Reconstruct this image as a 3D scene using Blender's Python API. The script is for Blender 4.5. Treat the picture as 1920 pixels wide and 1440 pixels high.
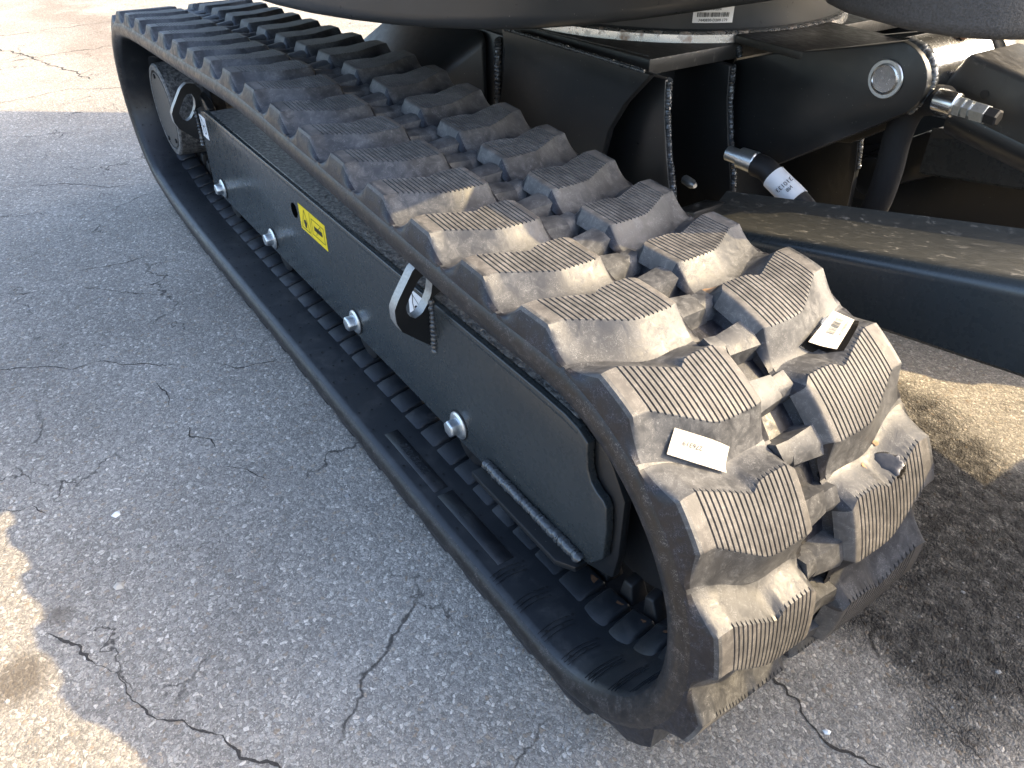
import bpy, bmesh, math, random
import numpy as np
from mathutils import Vector, Matrix

SC = bpy.context.scene
COL = SC.collection
for _o in list(bpy.data.objects):
    bpy.data.objects.remove(_o)

# ------------------------------------------------------------------ camera
cam_d = bpy.data.cameras.new('camera')
cam_d.sensor_width = 36.0
cam_d.lens = 36.0 * 1442.0 / 1920.0
cam_d.clip_start = 0.02
cam_d.clip_end = 500.0
cam = bpy.data.objects.new('camera', cam_d)
COL.objects.link(cam)
_R = Matrix(((0.56263468, 0.48358683, -0.67051174),
             (0.82670564, -0.32911681, 0.45633311),
             (0.0, -0.81106467, -0.58495649)))          # columns: image right, image down, forward
_m = Matrix.Identity(4)
for i in range(3):
    _m[i][0] = _R[i][0]
    _m[i][1] = -_R[i][1]
    _m[i][2] = -_R[i][2]
    _m[i][3] = (0.0, -0.354, 0.88)[i]
cam.matrix_world = _m
SC.camera = cam

# ------------------------------------------------------------------ sky and sun
SUN = Vector((0.76, 1.03, 1.0)).normalized()
elev = math.asin(SUN.z)
azim = math.atan2(SUN.x, SUN.y)
world = bpy.data.worlds.new('World')
SC.world = world
world.use_nodes = True
wn = world.node_tree
bg = wn.nodes['Background']
sky = wn.nodes.new('ShaderNodeTexSky')
sky.sky_type = 'NISHITA'
sky.sun_disc = False
sky.sun_elevation = elev
sky.sun_rotation = azim
sky.air_density = 1.0
sky.dust_density = 4.0
sky.ozone_density = 1.0
wn.links.new(sky.outputs[0], bg.inputs[0])
bg.inputs[1].default_value = 0.15
sun_d = bpy.data.lights.new('sun', 'SUN')
sun_d.energy = 2.3
sun_d.angle = math.radians(0.53)
sun_d.color = (1.0, 0.77, 0.43)
sun = bpy.data.objects.new('sun', sun_d)
sun.rotation_euler = SUN.to_track_quat('Z', 'Y').to_euler()
sun.location = (3, 4, 5)
COL.objects.link(sun)
SC.view_settings.view_transform = 'Standard'
SC.view_settings.look = 'None'
SC.view_settings.gamma = 1.0
SC.view_settings.exposure = 2.3
SC.view_settings.use_curve_mapping = False
SC.render.engine = 'CYCLES'
SC.cycles.use_denoising = True
SC.cycles.max_bounces = 5
SC.cycles.diffuse_bounces = 3
SC.cycles.glossy_bounces = 3
SC.cycles.transmission_bounces = 1
SC.cycles.sample_clamp_indirect = 6.0

rng = np.random.default_rng(7)
random.seed(7)

# ------------------------------------------------------------------ node helpers
class NT:
    def __init__(self, name):
        self.m = bpy.data.materials.new(name)
        self.m.use_nodes = True
        self.t = self.m.node_tree
        self.b = self.t.nodes['Principled BSDF']
    def n(self, typ, **kw):
        nd = self.t.nodes.new('ShaderNode' + typ)
        for k, v in kw.items():
            if k.startswith('i_'):
                nd.inputs[k[2:].replace('_', ' ')].default_value = v
            else:
                setattr(nd, k, v)
        return nd
    def l(self, a, b):
        self.t.links.new(a, b)
    def ramp(self, src, stops, interp='LINEAR'):
        r = self.n('ValToRGB')
        r.color_ramp.interpolation = interp
        e = r.color_ramp.elements
        while len(e) < len(stops):
            e.new(0.5)
        for k, (p, c) in enumerate(stops):
            e[k].position = p
            e[k].color = (c, c, c, 1) if not hasattr(c, '__len__') else (*c, 1)
        self.l(src, r.inputs[0])
        return r.outputs[0]
    def math(self, op, a, b=None, c=None, clamp=False):
        nd = self.n('Math', operation=op)
        nd.use_clamp = clamp
        for k, v in enumerate((a, b, c)):
            if v is None:
                continue
            if isinstance(v, (int, float)):
                nd.inputs[k].default_value = v
            else:
                self.l(v, nd.inputs[k])
        return nd.outputs[0]
    def mix(self, fac, a, b, blend='MIX'):
        nd = self.n('Mix', data_type='RGBA', blend_type=blend)
        for idx, v in ((0, fac), (6, a), (7, b)):
            if isinstance(v, (int, float)):
                nd.inputs[idx].default_value = v if idx == 0 else (v, v, v, 1)
            elif isinstance(v, tuple):
                nd.inputs[idx].default_value = (*v, 1)
            else:
                self.l(v, nd.inputs[idx])
        return nd.outputs[2]
    def coord(self):
        return self.n('TexCoord').outputs['Object']
    dims = '3D'
    def noise(self, vec, scale, detail=4, rough=0.55, dist=0.0):
        nd = self.n('TexNoise', noise_dimensions=self.dims)
        nd.inputs['Scale'].default_value = scale
        nd.inputs['Detail'].default_value = detail
        nd.inputs['Roughness'].default_value = rough
        nd.inputs['Distortion'].default_value = dist
        self.l(vec, nd.inputs['Vector'])
        return nd.outputs[0]
    def vor(self, vec, scale, feature='F1', rnd=1.0):
        nd = self.n('TexVoronoi', feature=feature, voronoi_dimensions=self.dims)
        nd.inputs['Scale'].default_value = scale
        nd.inputs['Randomness'].default_value = rnd
        self.l(vec, nd.inputs['Vector'])
        return nd
    def bump(self, height, strength=0.5, dist=0.001, normal=None):
        nd = self.n('Bump')
        nd.inputs['Strength'].default_value = strength
        nd.inputs['Distance'].default_value = dist
        self.l(height, nd.inputs['Height'])
        if normal is not None:
            self.l(normal, nd.inputs['Normal'])
        return nd.outputs[0]
    def done(self, color=None, rough=None, metal=None, spec=None, normal=None, coat=None):
        b = self.b
        for key, v in (('Base Color', color), ('Roughness', rough), ('Metallic', metal),
                       ('Specular IOR Level', spec), ('Coat Weight', coat)):
            if v is None:
                continue
            if isinstance(v, (int, float)):
                b.inputs[key].default_value = v
            elif isinstance(v, tuple):
                b.inputs[key].default_value = (*v, 1)
            else:
                self.l(v, b.inputs[key])
        if normal is not None:
            self.l(normal, b.inputs['Normal'])
        return self.m

M = {}

def mat_asphalt():
    t = NT('asphalt'); t.dims = '2D'
    co = t.coord()
    # stones of two sizes in a dark binder
    warp = t.n('TexNoise', noise_dimensions='2D'); warp.inputs['Scale'].default_value = 90; warp.inputs['Detail'].default_value = 1; t.l(co, warp.inputs['Vector'])
    sub = t.n('VectorMath', operation='SUBTRACT'); t.l(warp.outputs['Color'], sub.inputs[0]); sub.inputs[1].default_value = (.5, .5, .5)
    scl = t.n('VectorMath', operation='SCALE'); t.l(sub.outputs[0], scl.inputs[0]); scl.inputs['Scale'].default_value = 0.006
    add = t.n('VectorMath', operation='ADD'); t.l(co, add.inputs[0]); t.l(scl.outputs[0], add.inputs[1])
    wv = add.outputs[0]
    v1 = t.vor(wv, 185); v1e = t.vor(wv, 185, 'DISTANCE_TO_EDGE')
    v2 = t.vor(wv, 420); v2e = t.vor(wv, 420, 'DISTANCE_TO_EDGE')
    sep1 = t.n('SeparateColor'); t.l(v1.outputs['Color'], sep1.inputs[0])
    sep2 = t.n('SeparateColor'); t.l(v2.outputs['Color'], sep2.inputs[0])
    tone1 = t.ramp(sep1.outputs[0], [(0, (.19, .186, .18)), (.35, (.255, .25, .24)), (.7, (.315, .308, .293)), (.9, (.38, .37, .348)), (1, (.54, .52, .49))])
    tone2 = t.ramp(sep2.outputs[0], [(0, (.16, .157, .152)), (.5, (.245, .24, .23)), (.85, (.325, .316, .298)), (1, (.45, .435, .41))])
    warm = t.mix(t.ramp(sep1.outputs[1], [(.86, 0.0), (.97, .55)]), tone1, (.25, .19, .13))
    big = t.ramp(sep1.outputs[2], [(.42, 0.0), (.46, 1.0)])
    edge1 = t.ramp(v1e.outputs[0], [(.03, 0.0), (.15, 1.0)])
    edge2 = t.ramp(v2e.outputs[0], [(.0, .5), (.22, 1.0)])
    fine = t.mix(edge2, (.085, .083, .08), tone2)
    m1 = t.math('MULTIPLY', big, edge1)
    col = t.mix(m1, fine, warm)
    # wide tonal drift
    col = t.mix(1.0, col, (1.05, 1.0, .93), 'MULTIPLY')
    dr = t.noise(co, 2.2, 5, .6)
    col = t.mix(1.0, col, t.ramp(dr, [(.25, .78), (.75, 1.18)]), 'MULTIPLY')
    gr = t.noise(co, 420, 3, .6)
    col = t.mix(1.0, col, t.ramp(gr, [(.3, .78), (.7, 1.2)]), 'MULTIPLY')
    rust = t.ramp(t.noise(co, 26, 4, .6), [(.70, 0.0), (.78, .4)])
    col = t.mix(rust, col, (.12, .085, .06))
    # hairline crazing
    w2 = t.noise(co, 9, 4, .6)
    cmb = t.n('VectorMath', operation='ADD'); t.l(co, cmb.inputs[0])
    cx = t.n('CombineXYZ'); t.l(t.math('MULTIPLY', w2, .22), cx.inputs[0]); t.l(t.math('MULTIPLY', w2, -.17), cx.inputs[1])
    t.l(cx.outputs[0], cmb.inputs[1])
    vc = t.vor(cmb.outputs[0], 3.4, 'DISTANCE_TO_EDGE')
    cr = t.ramp(vc.outputs[0], [(.004, 1.0), (.013, 0.0)])
    crm = t.math('MULTIPLY', cr, t.ramp(t.noise(co, 4.5, 3), [(.5, 0.0), (.62, .8)]))
    col = t.mix(crm, col, (.035, .032, .03))
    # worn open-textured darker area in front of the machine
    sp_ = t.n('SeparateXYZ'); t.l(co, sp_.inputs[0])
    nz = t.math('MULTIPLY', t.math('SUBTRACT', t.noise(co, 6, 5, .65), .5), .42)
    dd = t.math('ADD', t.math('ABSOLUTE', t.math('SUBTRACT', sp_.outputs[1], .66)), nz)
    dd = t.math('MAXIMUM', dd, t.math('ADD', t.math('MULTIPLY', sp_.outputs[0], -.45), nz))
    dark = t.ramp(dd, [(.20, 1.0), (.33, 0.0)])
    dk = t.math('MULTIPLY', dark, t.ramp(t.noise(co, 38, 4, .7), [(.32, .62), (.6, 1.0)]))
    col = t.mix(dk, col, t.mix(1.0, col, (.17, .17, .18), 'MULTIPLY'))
    for (c_, r_, k_) in (((-.829, -.553, 0), .05, .75), ((-.908, -.495, 0), .025, .6)):
        q = t.n('VectorMath', operation='DISTANCE'); t.l(co, q.inputs[0]); q.inputs[1].default_value = c_
        qq = t.math('ADD', q.outputs['Value'], t.math('MULTIPLY', t.math('SUBTRACT', w2, .5), .05))
        col = t.mix(t.ramp(qq, [(r_ * .3, k_), (r_, 0.0)]), col, (.085, .07, .055))
    # brown weathered seam running off at the far left
    dp = t.n('VectorMath', operation='DOT_PRODUCT'); t.l(co, dp.inputs[0]); dp.inputs[1].default_value = (0, 1, 0)
    sd = t.math('ABSOLUTE', t.math('ADD', t.math('ADD', dp.outputs['Value'], -.28), t.math('MULTIPLY', t.math('SUBTRACT', dr, .5), .9)))
    sx_ = t.n('SeparateXYZ'); t.l(co, sx_.inputs[0])
    far = t.ramp(t.math('MULTIPLY', sx_.outputs[0], -.1), [(.33, 0.0), (.42, 1.0)])
    seam = t.math('MULTIPLY', t.ramp(sd, [(.03, .55), (.22, 0.0)]), far)
    col = t.mix(seam, col, (.13, .10, .08))
    h = t.math('ADD', t.math('MULTIPLY', t.ramp(v1.outputs['Distance'], [(0, 1.0), (.8, 0.0)]), big), t.math('MULTIPLY', t.ramp(v2.outputs['Distance'], [(0, .5), (.8, 0.0)]), 1.0))
    st = t.math('ADD', .45, t.math('MULTIPLY', dark, .9))
    bp = t.n('Bump'); bp.inputs['Distance'].default_value = .0022
    t.l(st, bp.inputs['Strength']); t.l(h, bp.inputs['Height'])
    rg = t.ramp(sep1.outputs[0], [(0, .9), (1, .55)])
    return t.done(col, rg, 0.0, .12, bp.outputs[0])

def mat_rubber(name, dark, dust, amount, rough=.55, fl=.5, fk=2.1, spec=.3):
    t = NT(name)
    co = t.coord()
    a = t.noise(co, 17, 3, .65, .5)
    b = t.noise(co, 80, 3, .7, .8)
    c = t.noise(co, 210, 2, .6, 1.6)
    f = t.math('MULTIPLY', t.ramp(a, [(.34, .25), (.64, 1.0)]), t.ramp(b, [(.36, .40), (.64, 1.0)]))
    f = t.math('MULTIPLY', f, amount)
    col = t.mix(f, dark, dust)
    # hair-like pale scuffs
    line = t.math('ABSOLUTE', t.math('SUBTRACT', c, .5))
    fleck = t.ramp(line, [(0.0, fl), (.022, 0.0)])
    fleck = t.math('MULTIPLY', fleck, t.ramp(b, [(.46, .05), (.60, 1.0)]))
    col = t.mix(fleck, col, tuple(min(1, v * fk) for v in dust))
    n = t.bump(t.math('ADD', t.math('MULTIPLY', b, .6), t.math('MULTIPLY', c, .4)), .30, .0010)
    return t.done(col, t.ramp(b, [(.3, rough - .14), (.7, rough + .16)]), 0.0, spec, n)

def mat_belt_inside():
    t = NT('belt_inner_rubber')
    uv = t.n('UVMap').outputs[0]
    co = t.coord()
    a = t.noise(co, 18, 5, .6, .5)
    b = t.noise(co, 150, 4, .65, 1.0)
    f = t.math('MULTIPLY', t.ramp(a, [(.5, .0), (.8, .55)]), t.ramp(b, [(.3, .3), (.7, 1.0)]))
    col = t.mix(f, (.010, .012, .015), (.085, .082, .08))
    return t.done(col, t.ramp(b, [(.2, .28), (.8, .48)]), 0.0, .5, t.bump(b, .22, .0008))

def mat_paint(name, col, rough, spec=.5, speck=.0, bumpy=0.0, dirt=.25):
    t = NT(name)
    co = t.coord()
    a = t.noise(co, 5, 5, .6)
    b = t.noise(co, 60, 5, .65)
    cc = t.mix(t.math('MULTIPLY', t.ramp(a, [(.35, 0.0), (.8, 1.0)]), dirt), col, tuple(v * 2.2 + .012 for v in col))
    if speck > 0:
        v = t.vor(co, 160)
        sp = t.ramp(v.outputs['Distance'], [(.08, 1.0), (.14, 0.0)])
        sx = t.n('SeparateColor'); t.l(v.outputs['Color'], sx.inputs[0])
        sp = t.math('MULTIPLY', sp, t.ramp(sx.outputs[0], [(1 - speck, 0.0), (1 - speck + .03, .6)]))
        cc = t.mix(sp, cc, (.22, .21, .19))
    r = t.ramp(b, [(.25, rough * .85), (.75, rough * 1.3)])
    nrm = t.bump(b, .02 + bumpy, .0004 + .002 * bumpy)
    return t.done(cc, r, 0.0, spec, nrm)

def mat_simple(name, col, rough, metal=0.0, spec=.5, bump=0.0, scale=200, vary=.2):
    t = NT(name)
    co = t.coord()
    b = t.noise(co, scale, 4, .6)
    c = t.mix(1.0, col, t.ramp(b, [(.25, 1 - vary), (.75, 1 + vary)]), 'MULTIPLY')
    return t.done(c, t.ramp(b, [(.2, rough * .8), (.8, min(1, rough * 1.25))]), metal, spec, t.bump(b, bump, .001) if bump else None)

def mat_rusty_ring():
    t = NT('rusty_steel')
    co = t.coord()
    a = t.noise(co, 40, 6, .7)
    f = t.ramp(a, [(.52, 0.0), (.68, .8)])
    col = t.mix(f, (.66, .66, .65), (.34, .19, .10))
    return t.done(col, t.ramp(f, [(0, .25), (1, .8)]), t.ramp(f, [(0, .9), (1, .1)]), .5)

def mat_mudtop(name, col, light):
    # paint with dried splashes and grit on it
    t = NT(name)
    co = t.coord()
    mp = t.n('Mapping'); mp.inputs['Scale'].default_value = (1.0, 2.6, 1.0); mp.inputs['Rotation'].default_value = (0, 0, .5)
    t.l(co, mp.inputs[0])
    a = t.noise(mp.outputs[0], 55, 4, .6, .6)
    b = t.noise(co, 9, 4, .6)
    f = t.math('MULTIPLY', t.ramp(a, [(.60, 0.0), (.68, .75)]), t.ramp(b, [(.35, .2), (.6, 1.0)]))
    c = t.mix(f, col, light)
    return t.done(c, t.ramp(a, [(.3, .3), (.7, .6)]), 0.0, .5, t.bump(a, .25, .0015))

def mat_grit():
    t = NT('gritty_coating')
    co = t.coord()
    a = t.noise(co, 120, 5, .7)
    b = t.noise(co, 30, 4, .6)
    c = t.mix(t.ramp(a, [(.4, 0.0), (.7, .9)]), (.035, .036, .037), (.26, .25, .235))
    return t.done(c, .45, 0.0, .5, t.bump(t.math('ADD', a, b), .9, .005))

M['asphalt'] = mat_asphalt()
M['rubber'] = mat_rubber('tread_rubber', (.016, .017, .020), (.092, .092, .093), 1.0, .52, .55, 2.6, .44)
M['rubber_face'] = mat_rubber('tread_face_rubber', (.046, .044, .043), (.140, .131, .122), 1.0, .62, .5, 2.2, .32)
M['rubber_shade'] = mat_rubber('clean_shaded_rubber', (.004, .0045, .007), (.016, .016, .020), .8, .45, .9, 6, .4)  # undusted rubber, darkened further to put shade on ends and inner walls
M['belt'] = mat_rubber('belt_edge_rubber', (.006, .006, .0065), (.024, .021, .020), .8, .42, .95, 7, .4)
M['inner'] = mat_belt_inside()
M['paint'] = mat_paint('charcoal_gloss_paint', (.027, .032, .034), .26, .55, .05, 0, .20)
M['paint_sat'] = mat_paint('black_satin_paint', (.010, .011, .012), .32, .5, .12, 0, .25)
M['paint_top'] = mat_mudtop('splashed_black_paint', (.034, .035, .033), (.17, .16, .14))
M['plate_top'] = mat_mudtop('oily_black_paint', (.030, .029, .027), (.10, .095, .085))
M['grit'] = mat_grit()
M['zinc'] = mat_simple('zinc_plated_steel', (.62, .66, .68), .36, .95, .5, .02, 300, .12)
M['chrome'] = mat_simple('bright_steel', (.55, .56, .57), .24, 1.0, .5, 0, 200, .05)
M['weld'] = mat_simple('painted_weld', (.075, .080, .085), .22, .35, .6, .2, 300, .35)
M['lit_edge'] = mat_simple('lit_eye_edge', (.33, .33, .32), .42, .55, .5, .08, 260, .25)  # for lashing-eye edges: sky light on them put into a paler colour
M['rust'] = mat_simple('rust', (.11, .055, .028), .85, 0.0, .3, .3, 400, .5)
M['ring'] = mat_rusty_ring()
M['yellow'] = mat_simple('yellow_vinyl', (.80, .60, .012), .42, 0, .4, 0, 50, .04)
M['ink'] = mat_simple('black_ink', (.015, .015, .015), .5, 0, .4, 0, 50, .1)
M['white'] = mat_simple('white_vinyl', (.78, .79, .80), .45, 0, .4, 0, 60, .05)
M['paper'] = mat_simple('weathered_paper', (.42, .385, .33), .75, 0, .3, 0, 45, .16)
M['greyink'] = mat_simple('faded_ink', (.10, .10, .095), .8, 0, .2, 0, 60, .2)
M['grease'] = mat_simple('black_grease', (.012, .011, .010), .09, 0, .6, .3, 120, .3)
M['brown'] = mat_simple('dried_brown_mud', (.24, .15, .085), .8, 0, .3, .2, 300, .25)
M['plastic'] = mat_simple('grained_black_plastic', (.045, .045, .046), .6, 0, .5, .9, 420, .55)
M['house'] = mat_paint('house_paint', (.020, .023, .026), .30, .5, .05, .02, .3)
M['motor'] = mat_simple('motor_cover_grey', (.055, .053, .048), .5, 0, .5, .1, 200, .2)
M['hose'] = mat_simple('hose_rubber', (.010, .010, .011), .55, 0, .4, .25, 500, .3)
M['sleeve'] = mat_simple('woven_sleeve', (.010, .010, .011), .75, 0, .3, .5, 900, .4)
M['crack'] = mat_simple('crack_dirt', (.050, .046, .042), .95, 0, .2, .6, 400, .5)
M['stone'] = mat_simple('loose_stone', (.25, .245, .235), .75, 0, .4, .2, 300, .45)
M['void'] = mat_simple('painted_hole_dark', (.002, .002, .002), 1.0, 0, 0.0, 0, 100, .1)
M['darkvoid'] = mat_simple('shadowed_steel', (.010, .010, .011), .5, 0, .4, .1, 100, .3)

# ------------------------------------------------------------------ mesh helpers
def link(name, me, mat, parent=None, smooth=None, **props):
    o = bpy.data.objects.new(name, me)
    if mat is not None:
        for mm in (mat if isinstance(mat, (list, tuple)) else [mat]):
            me.materials.append(M[mm])
    if smooth is not None:
        me.polygons.foreach_set('use_smooth', np.ones(len(me.polygons), bool))
        me.set_sharp_from_angle(angle=math.radians(smooth))
    COL.objects.link(o)
    if parent is not None:
        o.parent = parent
        o.matrix_parent_inverse = PINV.get(parent.name, Matrix.Identity(4))
    for k, v in props.items():
        o[k] = v
    return o

PINV = {}

def mesh(name, verts, faces, mat, parent=None, smooth=None, **props):
    me = bpy.data.meshes.new(name)
    me.from_pydata([tuple(map(float, v)) for v in verts], [], [tuple(f) for f in faces])
    me.update()
    return link(name, me, mat, parent, smooth, **props)

def bm_obj(name, bm, mat, parent=None, smooth=None, **props):
    me = bpy.data.meshes.new(name)
    bmesh.ops.recalc_face_normals(bm, faces=bm.faces[:])
    bm.to_mesh(me); bm.free()
    return link(name, me, mat, parent, smooth, **props)

def bevel(bm, w, seg=2, ang=25):
    es = [e for e in bm.edges if len(e.link_faces) == 2 and e.calc_face_angle(0) > math.radians(ang)]
    if es and w > 0:
        bmesh.ops.bevel(bm, geom=es, offset=w, segments=seg, affect='EDGES', profile=.5, clamp_overlap=True)

def prism(name, poly, axis, a, b, mat, parent=None, bev=.002, seg=2, smooth=35, **props):
    """polygon in the plane across `axis`, swept from a to b along it"""
    bm = bmesh.new()
    def pt(u, v, w):
        return {'y': (u, w, v), 'x': (w, u, v), 'z': (u, v, w)}[axis]
    lo = [bm.verts.new(pt(u, v, a)) for u, v in poly]
    hi = [bm.verts.new(pt(u, v, b)) for u, v in poly]
    bm.faces.new(lo); bm.faces.new(hi[::-1])
    n = len(poly)
    for i in range(n):
        bm.faces.new((lo[i], lo[(i + 1) % n], hi[(i + 1) % n], hi[i]))
    bmesh.ops.recalc_face_normals(bm, faces=bm.faces[:])
    bevel(bm, bev, seg)
    return bm_obj(name, bm, mat, parent, smooth, **props)

def box(name, lo, hi, mat, parent=None, bev=.003, seg=2, **props):
    return prism(name, [(lo[0], lo[1]), (hi[0], lo[1]), (hi[0], hi[1]), (lo[0], hi[1])], 'z', lo[2], hi[2], mat, parent, bev, seg, **props)

def frame_of(d):
    d = Vector(d).normalized()
    u = d.orthogonal().normalized()
    return d, u, d.cross(u)

def lathe(name, p0, d, prof, mat, parent=None, n=32, smooth=35, **props):
    """profile [(distance along d, radius)]"""
    d, u, v = frame_of(d)
    p0 = Vector(p0)
    V, F = [], []
    for t, r in prof:
        for k in range(n):
            a = 2 * math.pi * k / n
            V.append(p0 + d * t + (u * math.cos(a) + v * math.sin(a)) * r)
    for i in range(len(prof) - 1):
        for k in range(n):
            F.append((i * n + k, i * n + (k + 1) % n, (i + 1) * n + (k + 1) % n, (i + 1) * n + k))
    F.append(tuple(range(n - 1, -1, -1)))
    F.append(tuple((len(prof) - 1) * n + k for k in range(n)))
    return mesh(name, V, F, mat, parent, smooth, **props)

def catmull(pts, per=8):
    P = [np.array(p, float) for p in pts]
    P = [2 * P[0] - P[1]] + P + [2 * P[-1] - P[-2]]
    out = []
    for i in range(1, len(P) - 2):
        for k in range(per):
            t = k / per
            a, b, c, d = P[i - 1:i + 3]
            out.append(.5 * ((2 * b) + (-a + c) * t + (2 * a - 5 * b + 4 * c - d) * t * t + (-a + 3 * b - 3 * c + d) * t ** 3))
    out.append(P[-2])
    return np.array(out)

def tube_data(pts, radii, n=10):
    pts = np.array(pts, float)
    V, F = [], []
    up = None
    for i, p in enumerate(pts):
        d = pts[min(i + 1, len(pts) - 1)] - pts[max(i - 1, 0)]
        d = Vector(d).normalized()
        if up is None:
            up = d.orthogonal().normalized()
        u = (up - d * up.dot(d)).normalized(); up = u
        v = d.cross(u)
        for k in range(n):
            a = 2 * math.pi * k / n
            V.append(Vector(p) + (u * math.cos(a) + v * math.sin(a)) * radii[i])
    m = len(pts)
    for i in range(m - 1):
        for k in range(n):
            F.append((i * n + k, i * n + (k + 1) % n, (i + 1) * n + (k + 1) % n, (i + 1) * n + k))
    F.append(tuple(range(n - 1, -1, -1))); F.append(tuple((m - 1) * n + k for k in range(n)))
    return V, F

def tube(name, pts, r, mat, parent=None, n=12, smooth=50, **props):
    radii = [r] * len(pts) if isinstance(r, (int, float)) else r
    V, F = tube_data(pts, radii, n)
    return mesh(name, V, F, mat, parent, smooth, **props)

def weld(name, pts, r, mat, parent, pitch=.004, amp=.16):
    P = np.array(pts, float)
    seg = np.linalg.norm(np.diff(P, axis=0), axis=1); cum = np.concatenate([[0], np.cumsum(seg)])
    L = cum[-1]; n = max(8, int(L / pitch * 4))
    s = np.linspace(0, L, n)
    Q = np.stack([np.interp(s, cum, P[:, k]) for k in range(3)], 1)
    Q += rng.normal(0, r * .06, Q.shape)
    ph = np.cumsum(rng.uniform(.8, 1.2, n)) * 2 * math.pi * pitch / 4 / pitch
    rad = r * (.88 + amp * np.sin(ph)) * (1 + .08 * np.sin(s * 40 + 1))
    return tube(name, Q, list(rad), mat, parent, 8, 60)

def text_mesh(name, body, size, origin, xdir, ydir, mat, parent, depth=.0004, **props):
    cu = bpy.data.curves.new(name + '_curve', 'FONT')
    cu.body = body; cu.size = size; cu.align_x = 'CENTER'; cu.align_y = 'CENTER'
    cu.extrude = depth; cu.resolution_u = 3
    tmp = bpy.data.objects.new(name + '_tmp', cu)
    COL.objects.link(tmp)
    dg = bpy.context.evaluated_depsgraph_get()
    me = bpy.data.meshes.new_from_object(tmp.evaluated_get(dg))
    bpy.data.objects.remove(tmp); bpy.data.curves.remove(cu)
    X = Vector(xdir).normalized(); Y = Vector(ydir).normalized(); Z = X.cross(Y)
    mt = Matrix.Identity(4)
    for i in range(3):
        mt[i][0], mt[i][1], mt[i][2], mt[i][3] = X[i], Y[i], Z[i], origin[i]
    me.transform(mt)
    me.materials.clear()
    return link(name, me, mat, parent, None, **props)

# ------------------------------------------------------------------ ground
GS = 150.0
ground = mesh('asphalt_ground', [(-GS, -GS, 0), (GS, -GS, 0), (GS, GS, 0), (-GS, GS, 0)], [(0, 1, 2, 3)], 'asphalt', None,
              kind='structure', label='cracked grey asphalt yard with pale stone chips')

CR = [([(-1.19, -.545), (-1.165, -.511), (-1.166, -.492), (-1.123, -.471)], .0045),
      ([(-.883, -.516), (-.843, -.476), (-.807, -.47), (-.767, -.442), (-.721, -.439), (-.681, -.423), (-.653, -.395), (-.621, -.366), (-.571, -.35), (-.537, -.318), (-.50, -.30)], .0062),
      ([(-1.65, -.53), (-1.607, -.449), (-1.588, -.403), (-1.55, -.365), (-1.55, -.325), (-1.495, -.264), (-1.439, -.195)], .005),
      ([(-1.412, -.128), (-1.369, -.098), (-1.354, -.06), (-1.348, -.006)], .006),
      ([(-1.411, -.243), (-1.334, -.237), (-1.304, -.238)], .005),
      ([(-1.24, -.228), (-1.202, -.227), (-1.174, -.2), (-1.131, -.201)], .0045),
      ([(-1.093, -.215), (-1.059, -.18), (-1.006, -.162)], .0035),
      ([(-1.99, -.50), (-1.942, -.408), (-1.94, -.369)], .006),
      ([(-1.905, -.294), (-1.848, -.234), (-1.787, -.176), (-1.758, -.147)], .006),
      ([(-2.006, -.289), (-1.986, -.219), (-1.981, -.17), (-1.996, -.102)], .005),
      ([(-2.49, -.46), (-2.454, -.352), (-2.445, -.299)], .006),
      ([(-2.444, -.244), (-2.451, -.171)], .005),
      ([(-2.512, -.146), (-2.45, -.098)], .005),
      ([(-.33, .235), (-.269, .253), (-.228, .242), (-.196, .241), (-.171, .248), (-.146, .252), (-.10, .262)], .0065),
      ([(-2.694, -.308), (-2.599, -.145), (-2.53, -.105), (-2.516, -.023)], .006),
      ([(-.17, .372), (-.146, .382), (-.116, .377), (-.073, .359)], .005),
      ([(-3.9, -.62), (-3.72, -.30), (-3.78, -.02), (-3.65, .25)], .008),
      ([(-4.6, -.7), (-4.45, -.2), (-4.55, .3), (-4.3, .8), (-4.4, 1.4)], .012),
      ([(-5.6, -.9), (-5.1, -.1), (-5.2, .6), (-4.9, 1.2)], .014),
      ([(-6.5, -.6), (-5.2, -.35), (-4.6, -.1), (-3.9, .1)], .018)]
for pts, w in CR:
    P = np.array(pts)
    seg = np.linalg.norm(np.diff(P, axis=0), axis=1); cum = np.concatenate([[0], np.cumsum(seg)])
    w *= .62
    step = max(.0035, w * .9)
    n = int(cum[-1] / step) + 2
    s = np.linspace(0, cum[-1], n)
    Q = np.stack([np.interp(s, cum, P[:, 0]), np.interp(s, cum, P[:, 1])], 1)
    T = np.gradient(Q, axis=0); T /= np.linalg.norm(T, axis=1)[:, None]
    Nn = np.stack([-T[:, 1], T[:, 0]], 1)
    off = np.zeros(n)
    for sc_, am in ((.05, .006), (.018, .0035), (.008, .002)):
        k = rng.normal(0, 1, int(cum[-1] / sc_) + 4)
        off += np.interp(s / sc_, np.arange(len(k)), k) * am * min(1.5, w / .005)
    Q = Q + Nn * off[:, None]
    wid = w * .5 * np.clip(np.interp(s / .02, np.arange(int(cum[-1] / .02) + 4), rng.uniform(.15, 1.3, int(cum[-1] / .02) + 4)), .1, 2)
    wid *= rng.uniform(.6, 1.35, n)
    wid *= np.clip(np.minimum(s, cum[-1] - s) / .03, .05, 1)
    A = Q + Nn * wid[:, None]; B = Q - Nn * wid[:, None]
    V = [(a[0], a[1], .0006) for a in A] + [(b[0], b[1], .0006) for b in B]
    F = [(i, i + 1, n + i + 1, n + i) for i in range(n - 1)]
    mesh('crack', V, F, 'crack', ground)

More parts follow.
